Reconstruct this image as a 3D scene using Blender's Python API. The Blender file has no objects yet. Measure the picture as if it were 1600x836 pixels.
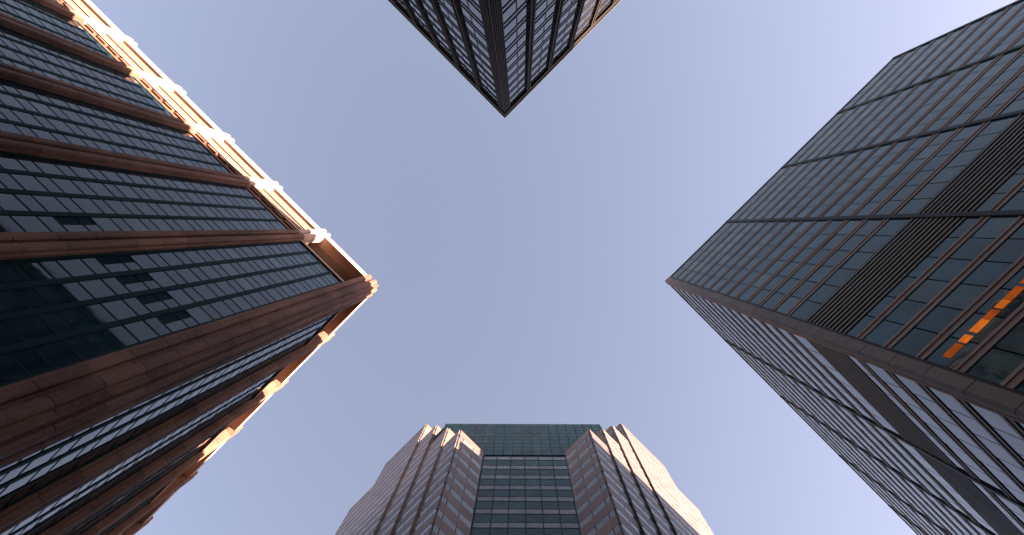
import bpy, math, random
from mathutils import Matrix, Vector
random.seed(7)
S2 = math.sqrt(0.5)
scene = bpy.context.scene
col = scene.collection

# ------------------------------------------------------------------ camera
# world X and Y run along the two streets, Z up; the camera stands in the crossing and looks up
FPX = 1050.0
CAMZ = 1.6
R_OLD = ((9.99911362e-01, -3.98870223e-04, 1.33082193e-02),
         (3.98870223e-04, -9.98205084e-01, -5.98869868e-02),
         (1.33082193e-02, 5.98869868e-02, -9.98116446e-01))
M45 = Matrix(((S2, -S2, 0), (S2, S2, 0), (0, 0, 1)))
RC = M45 @ Matrix(R_OLD)
cam_d = bpy.data.cameras.new('camera')
cam = bpy.data.objects.new('camera', cam_d)
col.objects.link(cam)
cam.matrix_world = Matrix.Translation((0, 0, CAMZ)) @ RC.to_4x4()
cam_d.sensor_width = 36.0
cam_d.lens = 36.0 * FPX / 1600.0
cam_d.clip_start = 0.1
cam_d.clip_end = 6000
scene.camera = cam

# ------------------------------------------------------------------ sky and sun
SUN_EL = math.radians(12.5)
SUN_AZ = math.radians(46.3)      # clockwise from +Y towards +X
world = bpy.data.worlds.new('World')
scene.world = world
world.use_nodes = True
nt = world.node_tree
bg = nt.nodes['Background']
sky = nt.nodes.new('ShaderNodeTexSky')
sky.sky_type = 'NISHITA'
sky.sun_disc = False
sky.sun_elevation = SUN_EL
sky.sun_rotation = SUN_AZ
sky.altitude = 1800
sky.air_density = 1.0
sky.dust_density = 2.2
sky.ozone_density = 1.0
wb = nt.nodes.new('ShaderNodeMix')          # white balance of the film
wb.data_type = 'RGBA'; wb.blend_type = 'MULTIPLY'
wb.inputs['Factor'].default_value = 1.0
wb.inputs['B'].default_value = (1.38, 0.955, 0.79, 1)
nt.links.new(sky.outputs['Color'], wb.inputs['A'])
nt.links.new(wb.outputs['Result'], bg.inputs['Color'])
bg.inputs['Strength'].default_value = 0.05
sun_d = bpy.data.lights.new('sun', 'SUN')
sun_d.energy = 5.0
sun_d.angle = math.radians(0.5)
sun_d.color = (1.0, 0.75, 0.58)
sun = bpy.data.objects.new('sun', sun_d)
col.objects.link(sun)
to_sun = Vector((math.sin(SUN_AZ) * math.cos(SUN_EL), math.cos(SUN_AZ) * math.cos(SUN_EL), math.sin(SUN_EL)))
sun.rotation_euler = to_sun.to_track_quat('Z', 'Y').to_euler()
sun.location = (200, 200, 300)
vs = scene.view_settings
scene.display_settings.display_device = 'sRGB'
vs.view_transform = 'Standard'
vs.look = 'None'
vs.gamma = 1.0
vs.use_curve_mapping = False
vs.exposure = 3.66

# ------------------------------------------------------------------ materials
def new_mat(name):
    m = bpy.data.materials.new(name)
    m.use_nodes = True
    return m, m.node_tree, m.node_tree.nodes['Principled BSDF']

def surface(name, c, rough=0.6, var=0.25, scale=0.35, fine=6.0, bump=0.0, metallic=0.0, ior=1.5, stretch=(1, 1, 1), rvar=0.0, spec=0.5):
    """colour with broad and fine wear; coordinates are metres in the world"""
    m, t, p = new_mat(name)
    geo = t.nodes.new('ShaderNodeNewGeometry')
    mp = t.nodes.new('ShaderNodeMapping')
    mp.inputs['Scale'].default_value = stretch
    t.links.new(geo.outputs['Position'], mp.inputs['Vector'])
    n1 = t.nodes.new('ShaderNodeTexNoise')
    n1.inputs['Scale'].default_value = scale
    n1.inputs['Detail'].default_value = 4
    n2 = t.nodes.new('ShaderNodeTexNoise')
    n2.inputs['Scale'].default_value = fine
    n2.inputs['Detail'].default_value = 3
    t.links.new(mp.outputs[0], n1.inputs['Vector'])
    t.links.new(geo.outputs['Position'], n2.inputs['Vector'])
    a = t.nodes.new('ShaderNodeMath'); a.operation = 'MULTIPLY_ADD'
    t.links.new(n1.outputs['Fac'], a.inputs[0]); a.inputs[1].default_value = 0.65
    b = t.nodes.new('ShaderNodeMath'); b.operation = 'MULTIPLY'
    t.links.new(n2.outputs['Fac'], b.inputs[0]); b.inputs[1].default_value = 0.35
    t.links.new(b.outputs[0], a.inputs[2])
    oi = t.nodes.new('ShaderNodeObjectInfo')
    o2 = t.nodes.new('ShaderNodeMath'); o2.operation = 'MULTIPLY_ADD'
    t.links.new(oi.outputs['Random'], o2.inputs[0]); o2.inputs[1].default_value = 0.22; o2.inputs[2].default_value = -0.11
    o3 = t.nodes.new('ShaderNodeMath'); o3.operation = 'ADD'
    t.links.new(a.outputs[0], o3.inputs[0]); t.links.new(o2.outputs[0], o3.inputs[1])
    r = t.nodes.new('ShaderNodeValToRGB')
    r.color_ramp.elements[0].position = 0.25
    r.color_ramp.elements[1].position = 0.75
    r.color_ramp.elements[0].color = tuple(x * (1 - var) for x in c) + (1,)
    r.color_ramp.elements[1].color = tuple(min(1, x * (1 + var)) for x in c) + (1,)
    t.links.new(o3.outputs[0], r.inputs[0])
    t.links.new(r.outputs[0], p.inputs['Base Color'])
    p.inputs['Roughness'].default_value = rough
    p.inputs['Metallic'].default_value = metallic
    p.inputs['IOR'].default_value = ior
    p.inputs['Specular IOR Level'].default_value = spec
    if rvar:
        k = t.nodes.new('ShaderNodeMath'); k.operation = 'MULTIPLY_ADD'
        t.links.new(n1.outputs['Fac'], k.inputs[0]); k.inputs[1].default_value = rvar; k.inputs[2].default_value = rough - rvar * 0.5
        t.links.new(k.outputs[0], p.inputs['Roughness'])
    if bump:
        bp = t.nodes.new('ShaderNodeBump')
        bp.inputs['Strength'].default_value = bump
        bp.inputs['Distance'].default_value = 0.05
        t.links.new(n2.outputs['Fac'], bp.inputs['Height'])
        t.links.new(bp.outputs[0], p.inputs['Normal'])
    return m

def glass(name, c, rough=0.03, ior=1.5, wave=0.02):
    m = surface(name, c, rough=rough, var=0.5, scale=0.3, fine=1.2, ior=ior)
    t = m.node_tree
    p = t.nodes['Principled BSDF']
    geo = t.nodes.new('ShaderNodeNewGeometry')
    n = t.nodes.new('ShaderNodeTexNoise')
    n.inputs['Scale'].default_value = 0.7
    n.inputs['Detail'].default_value = 1
    t.links.new(geo.outputs['Position'], n.inputs['Vector'])
    bp = t.nodes.new('ShaderNodeBump')
    bp.inputs['Strength'].default_value = 0.25
    bp.inputs['Distance'].default_value = wave
    t.links.new(n.outputs['Fac'], bp.inputs['Height'])
    t.links.new(bp.outputs[0], p.inputs['Normal'])
    return m

MAT = {}
MAT['L_stone'] = surface('brown_granite', (0.118, 0.062, 0.043), spec=0.12, rough=0.65, var=0.55, scale=0.8, fine=3.5, bump=0.4, stretch=(1, 1, 0.15))
MAT['L_panel'] = surface('warm_panel_stone', (0.15, 0.092, 0.070), rough=0.65, var=0.25, scale=0.5, fine=5, bump=0.2, spec=0.2)
MAT['L_pale'] = surface('pale_sunlit_stone', (0.36, 0.25, 0.205), rough=0.65, var=0.2, scale=0.5, fine=5, bump=0.2, spec=0.2)  # paler colour carries the sunlit look of crown and column tops
MAT['L_glass'] = glass('dark_window_glass', (0.005, 0.020, 0.026), ior=1.37)
MAT['L_blind'] = glass('window_glass_with_blind', (0.020, 0.042, 0.050), ior=1.37)
MAT['L_span'] = glass('dark_spandrel_glass', (0.004, 0.017, 0.022), rough=0.05, ior=1.35)
MAT['L_frame'] = surface('dark_window_metal', (0.004, 0.017, 0.022), rough=0.6, var=0.2, spec=0.05)
MAT['dark'] = surface('dark_core', (0.004, 0.015, 0.020), rough=0.7, var=0.2, spec=0.05)
MAT['T_metal'] = surface('black_steel', (0.024, 0.018, 0.013), rough=0.6, spec=0.06, var=0.35, scale=0.4, stretch=(1, 1, 0.2))
MAT['T_cap'] = surface('grey_parapet_cap', (0.10, 0.09, 0.088), rough=0.5, var=0.2, spec=0.3)
MAT['T_glass'] = glass('grey_window_glass', (0.018, 0.020, 0.026), ior=1.42)
MAT['T_open'] = surface('unlit_room', (0.004, 0.005, 0.006), rough=0.9, var=0.2)
MAT['R_glass'] = glass('blue_window_glass', (0.006, 0.042, 0.056), ior=1.27, wave=0.05)
MAT['R_blind'] = glass('blue_glass_with_blind', (0.022, 0.062, 0.074), ior=1.27, wave=0.05)
MAT['R_ledge'] = surface('brown_stone_ledge', (0.135, 0.106, 0.092), spec=0.25, rough=0.5, var=0.25, scale=0.6)
MAT['R_strip'] = surface('brown_spandrel_stone', (0.100, 0.075, 0.062), rough=0.55, var=0.25, scale=0.6, spec=0.2)
MAT['R_stone'] = surface('grey_pink_stone', (0.080, 0.073, 0.069), spec=0.25, rough=0.6, var=0.3, scale=0.7, bump=0.15)
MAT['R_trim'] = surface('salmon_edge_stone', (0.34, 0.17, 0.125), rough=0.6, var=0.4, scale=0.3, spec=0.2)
MAT['R_metal'] = surface('dark_bronze_metal', (0.012, 0.014, 0.014), rough=0.5, var=0.25, spec=0.1)
MAT['R_louver'] = surface('louver_metal', (0.095, 0.100, 0.092), rough=0.5, var=0.2, spec=0.15)
MAT['B_stone'] = surface('red_granite', (0.115, 0.079, 0.067), spec=0.2, rough=0.42, var=0.28, scale=0.5, fine=4, bump=0.08)
MAT['B_glass'] = glass('pale_window_glass', (0.095, 0.105, 0.112), ior=1.40)
MAT['B_teal'] = glass('teal_spandrel_glass', (0.012, 0.040, 0.044), rough=0.2, ior=1.22)
MAT['B_frame'] = surface('dark_teal_metal', (0.008, 0.016, 0.017), rough=0.5, var=0.2, spec=0.1)
MAT['B_rust'] = surface('rust_brown_metal', (0.060, 0.030, 0.022), rough=0.6, var=0.4, scale=0.4, spec=0.1)
MAT['roof'] = surface('roof_gravel', (0.18, 0.17, 0.16), rough=0.9)

def lit_mat(name, c, e):
    m, t, p = new_mat(name)
    geo = t.nodes.new('ShaderNodeNewGeometry')
    n = t.nodes.new('ShaderNodeTexNoise')
    n.inputs['Scale'].default_value = 1.3
    t.links.new(geo.outputs['Position'], n.inputs['Vector'])
    r = t.nodes.new('ShaderNodeValToRGB')
    r.color_ramp.elements[0].position = 0.35
    r.color_ramp.elements[1].position = 0.7
    r.color_ramp.elements[0].color = tuple(x * 0.6 for x in c) + (1,)
    r.color_ramp.elements[1].color = tuple(c) + (1,)
    t.links.new(n.outputs['Fac'], r.inputs[0])
    p.inputs['Base Color'].default_value = (0.02, 0.015, 0.01, 1)
    p.inputs['Roughness'].default_value = 0.5
    p.inputs['Specular IOR Level'].default_value = 0.0
    t.links.new(r.outputs[0], p.inputs['Emission Color'])
    p.inputs['Emission Strength'].default_value = e
    return m
MAT['lit_a'] = lit_mat('lit_room_bright', (1.0, 0.22, 0.02), 0.055)
MAT['lit_b'] = lit_mat('lit_room_dim', (1.0, 0.19, 0.02), 0.028)

# ------------------------------------------------------------------ building helpers
BOX_F = ((0, 3, 2, 1), (4, 5, 6, 7), (0, 1, 5, 4), (1, 2, 6, 5), (2, 3, 7, 6), (3, 0, 4, 7))
UNIT = [(-.5, -.5, -.5), (.5, -.5, -.5), (.5, .5, -.5), (-.5, .5, -.5), (-.5, -.5, .5), (.5, -.5, .5), (.5, .5, .5), (-.5, .5, .5)]
_box = {}
def box_mesh(mat):
    if mat not in _box:
        me = bpy.data.meshes.new('block_' + mat)
        me.from_pydata(UNIT, [], BOX_F)
        me.materials.append(MAT[mat])
        _box[mat] = me
    return _box[mat]

class Face:
    """a facade: origin at its corner, s runs along it, d out of it"""
    def __init__(self, o, t, n):
        self.o = Vector((o[0], o[1], 0)); self.t = Vector((t[0], t[1], 0)); self.n = Vector((n[0], n[1], 0))
        self.ang = math.atan2(t[1], t[0])
    def p(self, s, d, z):
        return self.o + self.t * s + self.n * d + Vector((0, 0, z))

RCT = RC.transposed()
def weight(c, w, h, n):
    """how large a piece looks from the crossing"""
    v = c - Vector((0, 0, CAMZ))
    q = RCT @ v
    if q.z > -0.5: return 0
    x = FPX * q.x / -q.z; y = FPX * q.y / -q.z
    inside = 1.0 if abs(x) < 800 and abs(y) < 418 else 0.001
    facing = max(0.0, -(v.normalized().dot(n)))
    return inside * w * h * facing / v.length_squared

class Thing:
    def __init__(self, name, label, cat, loc):
        self.root = bpy.data.objects.new(name, None)
        self.root.empty_display_size = 1
        col.objects.link(self.root)
        self.root.location = loc
        self.loc = Vector((loc[0], loc[1], loc[2]))
        self.root['label'] = label; self.root['category'] = cat
        self.pieces = {}
    def box(self, name, f, s0, s1, d0, d1, z0, z1, mat, tilt=0.0):
        if s1 < s0: s0, s1 = s1, s0
        rx = random.gauss(0, tilt) if tilt else 0
        rz = random.gauss(0, tilt) if tilt else 0
        self.pieces.setdefault(name, []).append((f, s0, s1, d0, d1, z0, z1, mat, rx, rz))
    def matrix(self, pc):
        f, s0, s1, d0, d1, z0, z1, mat, rx, rz = pc
        c = f.p((s0 + s1) / 2, (d0 + d1) / 2, (z0 + z1) / 2) - self.loc
        return Matrix.Translation(c) @ Matrix.Rotation(f.ang + rz, 4, 'Z') @ Matrix.Rotation(rx, 4, 'X') @ Matrix.Diagonal((s1 - s0, d1 - d0, z1 - z0, 1))
    def obj(self, name, me, parent=None):
        o = bpy.data.objects.new(name, me)
        col.objects.link(o)
        o.parent = parent or self.root
        return o
    def prism(self, name, poly, z0, z1, mat, parent=None):
        a = sum(poly[i][0] * poly[(i + 1) % len(poly)][1] - poly[(i + 1) % len(poly)][0] * poly[i][1] for i in range(len(poly)))
        if a < 0: poly = poly[::-1]
        n = len(poly)
        vs = [(x - self.loc.x, y - self.loc.y, z0) for x, y in poly] + [(x - self.loc.x, y - self.loc.y, z1) for x, y in poly]
        fs = [tuple(range(n))[::-1], tuple(range(n, 2 * n))] + [(i, (i + 1) % n, n + (i + 1) % n, n + i) for i in range(n)]
        me = bpy.data.meshes.new(name)
        me.from_pydata(vs, [], fs)
        me.materials.append(MAT[mat])
        return self.obj(name, me, parent)
    def finish(self, limit=300):
        for name, lst in self.pieces.items():
            if len(lst) > limit:
                lst = sorted(lst, key=lambda q: -weight(q[0].p((q[1] + q[2]) / 2, q[4], (q[5] + q[6]) / 2), q[2] - q[1], q[6] - q[5], q[0].n))
            for pc in lst[:limit]:
                o = self.obj(name, box_mesh(pc[7]))
                o.matrix_local = self.matrix(pc)
            rest = lst[limit:]
            if rest:
                vs, fs, mi, mats = [], [], [], []
                for pc in rest:
                    m = self.matrix(pc); b = len(vs)
                    vs += [m @ Vector(u) for u in UNIT]
                    fs += [tuple(b + i for i in q) for q in BOX_F]
                    if pc[7] not in mats: mats.append(pc[7])
                    mi += [mats.index(pc[7])] * 6
                me = bpy.data.meshes.new(name + '_field')
                me.from_pydata(vs, [], fs)
                for k in mats: me.materials.append(MAT[k])
                me.polygons.foreach_set('material_index', mi)
                o = self.obj(name, me)
                o['kind'] = 'stuff'

def structure(name, poly, z0, z1, mat):
    a = sum(poly[i][0] * poly[(i + 1) % len(poly)][1] - poly[(i + 1) % len(poly)][0] * poly[i][1] for i in range(len(poly)))
    if a < 0: poly = poly[::-1]
    n = len(poly)
    me = bpy.data.meshes.new(name)
    if z1 > z0:
        me.from_pydata([(x, y, z0) for x, y in poly] + [(x, y, z1) for x, y in poly], [],
                       [tuple(range(n))[::-1], tuple(range(n, 2 * n))] + [(i, (i + 1) % n, n + (i + 1) % n, n + i) for i in range(n)])
    else:
        me.from_pydata([(x, y, z1) for x, y in poly], [], [tuple(range(n))])
    me.materials.append(mat)
    o = bpy.data.objects.new(name, me)
    col.objects.link(o)
    o['kind'] = 'structure'
    return o
def rect(x0, y0, x1, y1): return [(x0, y0), (x1, y0), (x1, y1), (x0, y1)]

# ------------------------------------------------------------------ streets
asphalt = surface('asphalt', (0.05, 0.05, 0.052), rough=0.85, var=0.3, scale=0.2, fine=14, bump=0.3)
concrete = surface('pavement_concrete', (0.15, 0.145, 0.135), rough=0.85, var=0.2, scale=0.3, fine=10, bump=0.1)
earth = surface('city_ground', (0.035, 0.037, 0.040), rough=0.9, var=0.3, scale=0.02, fine=0.5)
paint = surface('road_paint', (0.75, 0.75, 0.72), rough=0.7, var=0.2, scale=1.5)
structure('ground', rect(-1500, -1500, 1500, 1500), -0.02, -0.02, earth)
RX0, RX1, RY0, RY1 = -13.0, 5.0, -6.5, 13.0
structure('road', rect(RX0, -400, RX1, 400), 0.0, 0.0, asphalt)
structure('road', rect(-400, RY0, RX0, RY1), 0.0, 0.0, asphalt)
structure('road', rect(RX1, RY0, 400, RY1), 0.0, 0.0, asphalt)
for x0, x1 in ((-70, RX0), (RX1, 70)):
    for y0, y1 in ((-70, RY0), (RY1, 70)):
        structure('pavement', rect(x0, y0, x1, y1), -0.01, 0.13, concrete)
for k in range(9):
    structure('road_marking', rect(RX0 + 1 + k * 2, RY1 - 3.2 + 4, RX0 + 1.6 + k * 2, RY1 + 3.2), 0.004, 0.004, paint)
    structure('road_marking', rect(RX0 + 1 + k * 2, RY0 - 3.2, RX0 + 1.6 + k * 2, RY0 - 0.8), 0.004, 0.004, paint)
for k in range(12):
    structure('road_marking', rect(-4.08, 18 + k * 9, -3.92, 22 + k * 9), 0.004, 0.004, paint)
    structure('road_marking', rect(-4.08, -22 - k * 9, -3.92, -18 - k * 9), 0.004, 0.004, paint)

# unseen office blocks all around, added to keep low sun and sky glow out
def city_shade_blocks():
    rng = random.Random(3)
    vs, fs, mi = [], [], []
    def blk(x0, y0, x1, y1, z0, z1, m):
        b = len(vs)
        vs.extend([(x0, y0, z0), (x1, y0, z0), (x1, y1, z0), (x0, y1, z0), (x0, y0, z1), (x1, y0, z1), (x1, y1, z1), (x0, y1, z1)])
        fs.extend([tuple(b + i for i in q) for q in BOX_F]); mi.extend([m] * 6)
    for i in range(-9, 10):
        for j in range(-9, 10):
            cx, cy = -4 + i * 48, 4 + j * 48
            r = math.hypot(cx, cy)
            if r < 112 or r > 430: continue
            if (i == 0 or j == 0) and r < 150: continue          # the two streets run on a while
            if -90 < cx < 84 and -110 < cy < 125: continue
            h = rng.uniform(38, 74) * (1.0 if r < 250 else 0.8)
            w, d = rng.uniform(15, 20), rng.uniform(15, 20)
            m = rng.randrange(2)
            blk(cx - w, cy - d, cx + w, cy + d, -0.02, h, m)
            blk(cx - w * 0.5, cy - d * 0.4, cx + w * 0.3, cy + d * 0.5, h + 0.01, h + 4, m)
            for k in range(int(h / 4) - 1):
                z = 4.5 + 4 * k
                blk(cx - w - 0.1, cy - d - 0.1, cx + w + 0.1, cy + d + 0.1, z, z + 1.7, 2)
    me = bpy.data.meshes.new('city_shade_blocks')
    me.from_pydata(vs, [], fs)
    me.materials.append(surface('grey_office_stone', (0.16, 0.14, 0.125), rough=0.8, var=0.3, scale=0.05))
    me.materials.append(surface('brown_office_brick', (0.15, 0.10, 0.08), rough=0.85, var=0.3, scale=0.05))
    me.materials.append(MAT['L_glass'])
    me.polygons.foreach_set('material_index', mi)
    o = bpy.data.objects.new('city_shade_blocks', me)
    col.objects.link(o)
    o['kind'] = 'stuff'
    o['label'] = 'unseen mass of lower office blocks, added to shade the street canyon'
    o['category'] = 'city'
city_shade_blocks()

# ------------------------------------------------------------------ tower 1: ribbed brown granite (left)
LX, LY, LH = -23.6, -10.0, 110.0
L = Thing('office_tower', 'dark glass tower with brown ribbed stone columns and sunlit stone crown, at left', 'tower', (LX - 30, LY - 40, 0))
LA = Face((LX, LY), (0, -1), (1, 0))
LC = Face((LX, LY), (-1, 0), (0, 1))
BAY = 10.85
GT = 97.0                     # top of the glass
ST = 4.2                      # storey
L.prism('core', rect(LX - 62, LY - 82, LX - 0.35, LY - 0.35), 0, GT - 0.4, 'dark')
L.prism('core', rect(LX - 62, LY - 82, LX - 3.2, LY - 3.2), GT - 0.4, LH - 2.0, 'L_stone')
L.prism('roof', rect(LX - 62, LY - 82, LX - 0.6, LY - 0.6), LH - 2.0, LH - 1.4, 'roof')

def col_poly(f, s, grow=0.0, half=1.2):
    g = grow
    pts = [(-half - g, -0.5), (-half - g, 0.40 + g), (-1.0 - g, 0.45 + g), (-1.0 - g, 0.85 + g), (-0.85, 1.05 + g), (-0.35, 1.05 + g), (-0.18 + g, 0.85 + g), (-0.16 + g, 0.5 + g),
           (0.16 - g, 0.5 + g), (0.18 - g, 0.85 + g), (0.35, 1.05 + g), (0.85, 1.05 + g), (1.0 + g, 0.85 + g), (1.0 + g, 0.45 + g), (half + g, 0.40 + g), (half + g, -0.5)]
    k = 0.80 if f is LC else 0.72
    return [tuple((f.p(s + a * (0.80 if f is LC else 0.80), d * k if d > 0 else d, 0)).xy) for a, d in pts]
_colmesh = {}
def column(f, s, key, poly_fn):
    core = L.prism('column', poly_fn(-0.05), 0, LH + 0.6, 'L_stone')
    z = 18.0
    L.prism('plinth', poly_fn(0.06), 0, z - 0.05, 'L_stone', core)
    base = None
    k = 0
    while z < LH + 0.9:
        h = min(4.2, LH + 1.0 - z)
        cap = key == 'A' and z > 97.0  # upper blocks coloured paler to imitate sun on the column heads
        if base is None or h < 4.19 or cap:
            b = L.prism('sunlit_tone_block' if cap else 'stone_block', poly_fn(0.0), z + 0.035, z + h - 0.035, 'L_pale' if cap else 'L_stone', core)
            if base is None: base = b
        else:
            b = base.copy(); col.objects.link(b); b.parent = core
            b.location = (0, 0, 4.2 * k)
        z += 4.2; k += 1
for k in range(1, 8):
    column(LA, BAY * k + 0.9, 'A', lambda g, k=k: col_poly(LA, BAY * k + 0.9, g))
for k in range(1, 6):
    column(LC, 11.0 * k + 0.2, 'C', lambda g, k=k: col_poly(LC, 11.0 * k + 0.2, g))
def corner_poly(g):
    side = [(2.7 + g, -0.5), (2.7 + g, 0.25 + g), (2.45 + g, 0.3 + g), (2.4 + g, 0.65 + g), (2.25, 0.8 + g), (1.75, 0.8 + g), (1.6 - 0, 0.65 + g), (1.55 - g, 0.4 + g),
            (1.2 + g, 0.4 + g), (1.15 + g, 0.65 + g), (1.0, 0.8 + g), (0.5, 0.8 + g), (0.32 - g, 0.65 + g), (0.28 - g, 0.4 + g)]
    pa = [tuple(LA.p(s * 0.9, d * 0.85 if d > 0 else d, 0).xy) for s, d in side]
    pc = [tuple(LC.p(s * 0.85, d * 0.8 if d > 0 else d, 0).xy) for s, d in side][::-1]
    nose = [tuple((LA.p(-0.32 - g, 0.4 + g, 0)).xy)]
    return pa + nose + pc + [tuple(LA.p(2.4 + g, -2.3 - g, 0).xy)]
column(LA, 0, 'K', corner_poly)

def l_face(f, starts, recess):
    """starts: (s0, s1) clear width of each bay"""
    for bi, (s0, s1) in enumerate(starts):
        w = s1 - s0
        n = 4
        pitch = w / n
        mw = 0.42
        for i in range(n + 1):
            c = s0 + i * pitch
            a, b = (c - mw / 2, c + mw / 2)
            if i == 0: a = s0 - 0.02
            if i == n: b = s1 + 0.02
            L.box('mullion', f, a, b, -0.34, 0.06, 14, GT - 0.4, 'L_frame')
        nf = int((GT - 14) / ST)
        for k in range(nf):
            zt = GT - 0.45 - k * ST
            zb = zt - ST
            L.box('transom', f, s0, s1, -0.33, 0.015, zb - 0.09, zb + 0.09, 'L_frame')
            L.box('transom', f, s0, s1, -0.33, 0.015, zt - 1.80, zt - 1.62, 'L_frame')
            for i in range(n):
                a = s0 + i * pitch + mw / 2 + 0.01
                b = s0 + (i + 1) * pitch - mw / 2 - 0.01
                mech = f is LA and k == 10 and (bi == 0 or (bi == 1 and i == 0))
                if mech:
                    m = (a + b) / 2
                    L.box('louver', f, m + 0.05, b, -0.30, -0.04, zb + 0.1, zt - 0.1, 'dark')
                    b = m
                L.box('window_pane', f, a, b, -0.30, -0.005, zb + 0.08, zt - 1.79, 'L_blind' if random.random() < 0.12 else 'L_glass', 0.003)
                L.box('spandrel_pane', f, a, b, -0.30, -0.005, zt - 1.63, zt - 0.08, 'L_span', 0.0012)
        e0, e1 = s0 - 0.9, s1 + 0.9
        # crown of the bay
        if bi in recess:
            L.box('crown_beam', f, e0, e1, -1.1, 0.55, LH - 2.3, LH, 'L_pale')
            L.box('crown_ledge', f, e0, e1, -3.15, 0.22, GT - 0.38, GT + 0.35, 'L_pale')
        else:
            L.box('crown_beam', f, e0, e1, -3.15, 0.55, LH - 2.6, LH, 'L_pale')
            L.box('crown_panel', f, e0, e1, -3.15, 0.12, GT + 6.55, LH - 2.72, 'L_panel')
            L.box('crown_rib', f, e0, e1, -3.15, 0.32, GT + 6.1, GT + 6.53, 'L_pale')
            L.box('crown_panel', f, e0, e1, -3.15, 0.10, GT + 2.35, GT + 6.0, 'L_panel')
            L.box('crown_ledge', f, e0, e1, -3.15, 0.50, GT + 1.55, GT + 2.2, 'L_pale')
            L.box('crown_fascia', f, e0, e1, -3.15, 0.10, GT - 0.38, GT + 1.5, 'L_stone')
            for i in range(4):
                c = s0 + i * pitch
                L.box('crown_dentil', f, c + 0.25, c + pitch - 0.25, 0.10, 0.34, GT + 0.7, GT + 1.5, 'L_stone')
bA = [(2.47, BAY + 0.9 - 1.0)] + [(BAY * k + 0.9 + 1.0, BAY * (k + 1) + 0.9 - 1.0) for k in range(1, 7)]
bC = [(2.35, 11.2 - 1.0)] + [(11.0 * k + 0.2 + 1.0, 11.0 * (k + 1) + 0.2 - 1.0) for k in range(1, 5)]
l_face(LA, bA, {0})
l_face(LC, bC, {0, 1, 2, 3, 4})
L.finish()

# ------------------------------------------------------------------ tower 2: black steel (top)
TX, TY, TH = 10.5, -14.0, 105.6
T = Thing('office_tower', 'slender black steel tower with pale reflecting windows and fluted dark corner, at top', 'tower', (TX + 20, TY - 20, 0))
TL = Face((TX, TY), (0, -1), (-1, 0))
TR = Face((TX, TY), (1, 0), (0, 1))
T.prism('core', rect(TX + 0.3, TY - 45, TX + 45, TY - 0.3), 0, TH - 0.4, 'dark')
TB = 4.45
TST = 4.33
def t_corner(g=0.0):
    pts = [(1.15, -0.2)]
    d = 0.18
    s = 1.12
    while s > 0.1:
        pts += [(s, d), (s - 0.11, d), (s - 0.125, d - 0.10), (s - 0.21, d - 0.10)]
        s -= 0.225
    pa = [tuple(TL.p(a, b, 0).xy) for a, b in pts]
    pc = [tuple(TR.p(a, b, 0).xy) for a, b in pts][::-1]
    return pa + [tuple(TL.p(-0.18, 0.18, 0).xy)] + pc + [tuple(TL.p(1.15, -1.15, 0).xy)]
T.prism('corner_column', t_corner(), 0, TH - 2.2, 'T_metal')
for f in (TL, TR):
    first = 4.87 if f is TR else 5.19
    T.box('parapet_beam', f, 0.0 if f is TR else -0.32, 45, -0.4, 0.32, TH - 2.15, TH, 'T_metal')
    T.box('parapet_cap', f, 0.0 if f is TR else -0.45, 45, -0.6, 0.45, TH + 0.005, TH + 0.30, 'T_cap')
    cs = [first + TB * k for k in range(10)]
    for c in cs:
        T.box('column', f, c - 0.30, c + 0.30, -0.3, 0.16, 8, TH - 2.17, 'T_metal')
        T.box('column_flange', f, c - 0.36, c - 0.14, 0.162, 0.30, 8, TH - 2.17, 'T_metal')
        T.box('column_flange', f, c + 0.14, c + 0.36, 0.162, 0.30, 8, TH - 2.17, 'T_metal')
    edges = [1.17] + cs
    for bi in range(len(cs)):
        s0 = edges[bi] + (0.0 if bi == 0 else 0.31); s1 = edges[bi + 1] - 0.31
        mid = s0 + (s1 - s0) * 0.52
        nf = int((TH - 10) / TST)
        for k in range(nf):
            zt = TH - 2.2 - k * TST
            zb = zt - TST
            for zz in (zt - 1.12, zb + 0.12):
                T.box('transom', f, s0, s1, -0.29, 0.045, zz - 0.17, zz + 0.17, 'T_metal')
            T.box('mullion', f, mid - 0.07, mid + 0.07, -0.29, 0.015, zb + 0.27, zt - 1.27, 'T_metal')
            dark_l = (f is TR and bi == 1 and k == 8) or (f is TL and bi == 1 and k == 8)
            for j, (a, b) in enumerate(((s0, mid - 0.08), (mid + 0.08, s1))):
                op = dark_l and j == (1 if f is TR else 0)
                T.box('window_pane', f, a, b, -0.28, -0.20 if op else -0.005, zb + 0.27, zt - 1.27, 'T_open' if op else 'T_glass', 0.0015)
            T.box('spandrel_pane', f, s0, s1, -0.28, -0.005, zt - 0.97, zt - 0.03, 'T_glass', 0.0015)
T.finish()

# ------------------------------------------------------------------ tower 3: blue glass with stone ledges (right)
RX, RY, RH = 11.2, 24.36, 118.0
RWA, RLB = 53.3, 84.0
R = Thing('office_tower', 'broad blue glass tower with thin double floor ledges and a dark louvre band, at right', 'tower', (RX + 23, RY + 37, 0))
RA = Face((RX, RY), (1, 0), (0, -1))
RB = Face((RX, RY), (0, 1), (-1, 0))
R.prism('core', rect(RX + 0.25, RY + 0.25, RX + RWA, RY + RLB), 0, RH - 0.3, 'dark')
RST = 3.92
MT, MB_ = 62.9, 55.06
bands = [MT + RST * k for k in range(1, 14)] + [MB_ - 2.05 - RST * k for k in range(0, 13)]
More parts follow.
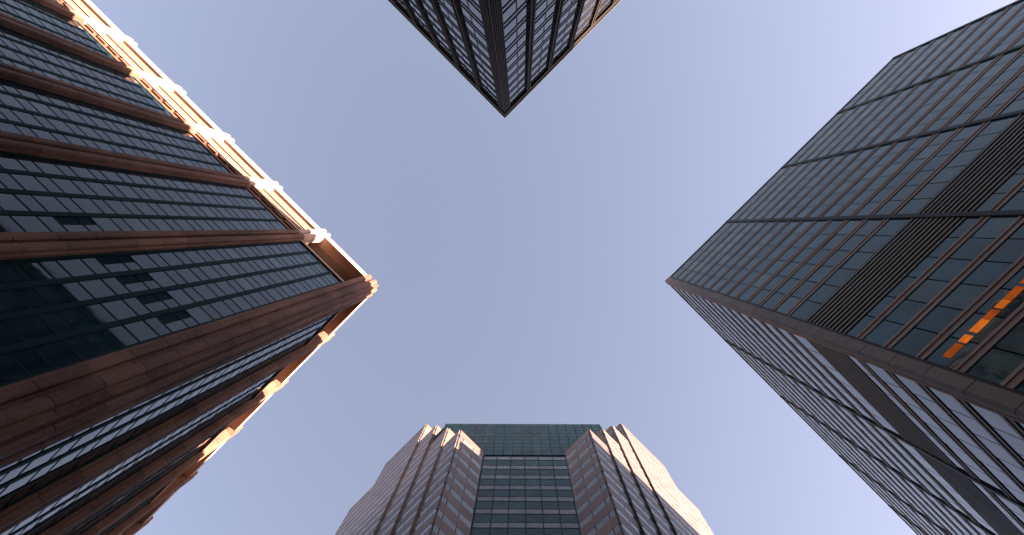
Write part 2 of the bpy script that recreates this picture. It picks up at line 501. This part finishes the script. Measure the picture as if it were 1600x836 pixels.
# stone corner pier in blocks
z = 0.0
pier = R.prism('corner_pier', [(RX + 0.7, RY + 0.9), (RX + 0.7, RY - 0.16), (RX - 0.16, RY - 0.16), (RX - 0.16, RY + 0.55), (RX + 0.3, RY + 0.9)], 0, RH - 0.05, 'R_metal')
first = None
k = 0
while z < RH - 1:
    if first is None:
        first = R.prism('stone_block', [(RX + 0.78, RY + 0.5), (RX + 0.78, RY - 0.26), (RX - 0.05, RY - 0.26), (RX - 0.26, RY - 0.1), (RX - 0.26, RY + 0.32), (RX + 0.2, RY + 0.5)], 0.03, RST - 0.03, 'R_stone', pier)
    else:
        b = first.copy(); col.objects.link(b); b.parent = pier; b.location = (0, 0, RST * k)
    z += RST; k += 1
bayA = [0.0, 14.48, 27.54, 40.45, RWA]
bayB = [0.0, 14.74, 28.56, 43.37, 55.94, 70.0, RLB]
for f, bays in ((RA, bayA), (RB, bayB)):
    W = bays[-1]
    for c in bays[1:]:
        R.box('column', f, c - 0.24, c + 0.24, -0.2, 0.16, 3, RH - 0.2, 'R_metal')
    R.box('column', f, 0.80, 1.05, -0.2, 0.10, 3, RH - 0.2, 'R_metal')
    R.box('parapet', f, 0.80, W, -0.3, 0.10, RH - 0.55, RH, 'R_stone')
    for bz in bands:
        for bi in range(len(bays) - 1):
            a = bays[bi] + (1.07 if bi == 0 else 0.27); b = bays[bi + 1] - 0.27
            R.box('spandrel_strip', f, a, b, -0.2, 0.01, bz - 0.175, bz + 0.175, 'R_strip')
            R.box('ledge', f, a, b, -0.2, 0.07, bz + 0.18, bz + 0.52, 'R_ledge')
            R.box('ledge', f, a, b, -0.2, 0.07, bz - 0.52, bz - 0.18, 'R_ledge')
    ns = 11
    for bi in range(len(bays) - 1):
        a = bays[bi] + (1.07 if bi == 0 else 0.27); b = bays[bi + 1] - 0.27
        for i in range(ns):
            zc = MB_ + (i + 0.5) * (MT - MB_) / ns
            R.box('louver_slat', f, a, b, -0.2, 0.06, zc - 0.16, zc + 0.16, 'R_louver')
    tops = sorted(bands + [], reverse=True)
    spans = []
    zs = [RH - 0.56] + [x for x in tops if x > MT]
    for i in range(len(zs)):
        hi = zs[i] - (0.0 if i == 0 else 0.53)
        lo = (zs[i + 1] + 0.53) if i + 1 < len(zs) else MT + 0.02
        spans.append((lo, hi))
    zs = [MB_ - 0.02] + [x for x in tops if x < MT]
    for i in range(len(zs) - 1):
        hi = zs[i] - (0.0 if i == 0 else 0.53)
        spans.append((zs[i + 1] + 0.53, hi))
    for bi in range(len(bays) - 1):
        a = bays[bi] + (1.07 if bi == 0 else 0.27); b = bays[bi + 1] - 0.27
        n = 6
        for lo, hi in spans:
            for i in range(n):
                p0 = a + (b - a) * i / n + 0.05; p1 = a + (b - a) * (i + 1) / n - 0.05
                R.box('window_pane', f, p0, p1, -0.2, 0.0, lo, hi, 'R_blind' if random.random() < 0.13 else 'R_glass', 0.004)
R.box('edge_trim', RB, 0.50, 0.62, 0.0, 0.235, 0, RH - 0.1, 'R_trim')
# a row of lit rooms
for s0, s1, m in ((1.55, 2.55, 'lit_b'), (2.7, 3.25, 'lit_a'), (3.5, 4.45, 'lit_a'), (4.45, 5.2, 'lit_b'), (5.35, 5.95, 'lit_a'), (5.95, 7.0, 'lit_b'), (7.25, 8.7, 'lit_b'), (8.9, 10.4, 'lit_b')):
    R.box('lit_window', RA, s0 * 1.137, s1 * 1.137, 0.004, 0.03, 42.85, 43.6, m)
R.finish()

# ------------------------------------------------------------------ tower 4: stepped red granite (bottom)
B = Thing('office_tower', 'stepped red granite tower with saw-tooth corners and recessed teal glass centre, at bottom', 'tower', (-45, 45, 0))
BST = 4.19
DIAG = 54.4
H1, H2, H3, H4, HC = 114.0, 124.0, 136.0, 148.0, 131.0
# teeth: right side (outer x, y0, y1, height), left side (outer y, x0, x1, height)
RTE = [(-16.1, 32.5, 37.0, H1), (-15.75, 37.0, 41.45, H2), (-15.4, 41.45, 46.2, H3), (-15.05, 46.2, 59.9, H4), (-15.2, 59.9, 66.4, H3), (-15.4, 66.4, 74.0, H2)]
LTE = [(17.1, -31.7, -35.85, H1), (16.75, -35.85, -40.6, H2), (16.4, -40.6, -45.6, H3), (16.05, -45.6, -58.5, H4), (16.2, -58.5, -65.7, H3), (16.4, -65.7, -74.0, H2)]
e = 0.12
for i, (x, y0, y1, h) in enumerate(RTE):
    if i == 0: poly = [(y0 - DIAG - 0.3, y0 + e), (x - e, y0 + e), (x - e, y1 + 0.5), (y1 - DIAG - 0.3, y1 + 0.5)]
    elif i < 4: poly = [(x - e, y0 + e), (x - e, y1 + e), (x - 22, y1 + e), (x - 18, y0 + e)]
    else: poly = [(x - e, y0 + e), (x - e, y1 - e), (-42, y1 - e), (-42, y0 + e)]
    B.prism('granite_body', poly, 0, h - 0.15, 'dark')
for i, (y, x0, x1, h) in enumerate(LTE):
    if i == 0: poly = [(x0 - e, x0 + DIAG + 0.3), (x0 - e, y + e), (x1 - 0.5, y + e), (x1 - 0.5, x1 + DIAG + 0.3)]
    elif i < 4: poly = [(x0 - e, y + e), (x1 - e, y + e), (x1 - e, y + 22), (x0 - e, y + 18)]
    else: poly = [(x0 - e, y + e), (x1 + e, y + e), (x1 + e, 45), (x0 - e, 45)]
    B.prism('granite_body', poly, 0, h - 0.15, 'dark')
B.prism('centre_core', [(-37.55, -37.55 + DIAG + 0.12), (-16.35, -16.35 + DIAG + 0.12), (-16.35, 58), (-58, 58), (-58, -37.55 + DIAG + 0.12)], 0, HC - 0.3, 'dark')

def granite_face(f, w, h, zmin=20.0, pier=0.0, pw=2.3, cap=2.5, stop=None, gl=1.25):
    """alternating granite and glass bands, hung from the top"""
    n = max(1, round((w - pier) / pw))
    cw = (w - pier) / n
    B.box('granite_cap', f, 0, w, -0.1, 0.14, h - cap, h, 'B_stone')
    z = h - cap
    zend = stop if stop is not None else zmin
    while z > zend:
        g0, g1 = z - gl, z - 0.03
        s0, s1 = z - BST + 0.03, z - gl - 0.03
        if g0 > zend - 1:
            cells = ([(0.0, pier)] if pier else []) + [(pier + i * cw, pier + (i + 1) * cw) for i in range(n)]
            for a, b in cells:
                B.box('window_pane', f, a + 0.06, b - 0.06, -0.1, 0.115, g0, g1, 'B_glass', 0.002)
                B.box('granite_panel', f, a + 0.012, b - 0.012, -0.1, 0.13, s0, s1, 'B_stone', 0.0008)
        z -= BST
for i, (x, y0, y1, h) in enumerate(RTE):
    granite_face(Face((x, y0 + 0.0), (0, 1), (1, 0)), y1 - y0 - 0.02, h)
for i, (y, x0, x1, h) in enumerate(LTE):
    granite_face(Face((x0, y), (-1, 0), (0, -1)), x0 - x1 - 0.02, h)
# inner faces of the first teeth, and the returns of the higher teeth
granite_face(Face((-16.1 - 0.15, 32.5), (-1, 0), (0, -1)), 5.5, H1, pier=0.9, gl=1.6)
granite_face(Face((-31.7, 17.1 + 0.15), (0, 1), (1, 0)), 5.35, H1, pier=0.9, gl=1.6)
for i in range(1, 4):
    x, y0, y1, h = RTE[i]
    lo = RTE[i - 1][3]
    granite_face(Face((x - 0.15, y0), (-1, 0), (0, -1)), x - 0.15 - max(y0 - DIAG, -30) if i == 1 else 9.0, h, stop=lo - 6, pw=2.2)
    y, x0, x1, h = LTE[i]
    granite_face(Face((x0, y + 0.15), (0, 1), (1, 0)), (x0 + DIAG - y - 0.15) if i == 1 else 9.0, h, stop=lo - 6, pw=2.2)
    # narrow returns below, along the edge of the tooth
    xr = RTE[i - 1][0]
    if x - xr > 0.2:
        B.box('granite_return', Face((x - 0.02, y0), (-1, 0), (0, -1)), 0.0, x - xr - 0.16, -0.1, 0.05, 20, lo - 0.05, 'B_frame')  # right-hand returns take the dark frame colour to stand in for shade
    yl = LTE[i - 1][0]
    B.box('granite_return', Face((x0, y + 0.02), (0, 1), (1, 0)), 0.0, max(0.15, yl - y - 0.16), -0.1, 0.05, 20, lo - 0.05, 'B_stone')
# recessed centre
CT = Face((-37.6, -37.6 + DIAG), (S2, S2), (S2, -S2))
cs0 = (-31.6 + 37.6) / S2
cs1 = (-21.9 + 37.6) / S2
cw = (cs1 - cs0) / 6
for i in range(7):
    B.box('centre_mullion', CT, cs0 + i * cw - 0.07, cs0 + i * cw + 0.07, -0.1, 0.09, 20, H1 - 1.0, 'B_frame')
for k in range(24):
    zt = 112.2 - k * BST
    for i in range(6):
        a, b = cs0 + i * cw + 0.08, cs0 + (i + 1) * cw - 0.08
        B.box('centre_pane', CT, a, b, -0.1, 0.06, zt - 1.55, zt - 0.16, 'B_glass', 0.003)
        B.box('centre_spandrel', CT, a, b, -0.1, 0.04, zt - BST + 0.06, zt - 1.70, 'B_teal', 0.002)
    B.box('centre_transom', CT, cs0, cs1, -0.1, 0.08, zt - 1.69, zt - 1.56, 'B_frame')
    B.box('centre_transom', CT, cs0, cs1, -0.1, 0.08, zt - 0.15, zt + 0.05, 'B_frame')
ctw = (-16.4 + 37.6) / S2
n = 18
for i in range(n + 1):
    B.box('crown_mullion', CT, 0.02 + i * (ctw - 0.04) / n - 0.04, 0.02 + i * (ctw - 0.04) / n + 0.04, -0.1, 0.12, H1 - 0.95, HC, 'B_rust' if i in (4, 5, 8, 9, 10, 11) else 'B_frame')
rows = 9
for k in range(rows):
    z0 = H1 - 0.9 + k * (HC - H1 + 0.9) / rows
    z1 = H1 - 0.9 + (k + 1) * (HC - H1 + 0.9) / rows
    for i in range(n):
        a = 0.02 + i * (ctw - 0.04) / n + 0.045; b = 0.02 + (i + 1) * (ctw - 0.04) / n - 0.045
        B.box('crown_spandrel', CT, a, b, -0.1, 0.05, z0 + 0.06, z1 - 0.06, 'B_teal', 0.002)
B.finish()

# ------------------------------------------------------------------ render settings
scene.render.engine = 'CYCLES'
scene.render.resolution_x = 1024
scene.render.resolution_y = 535
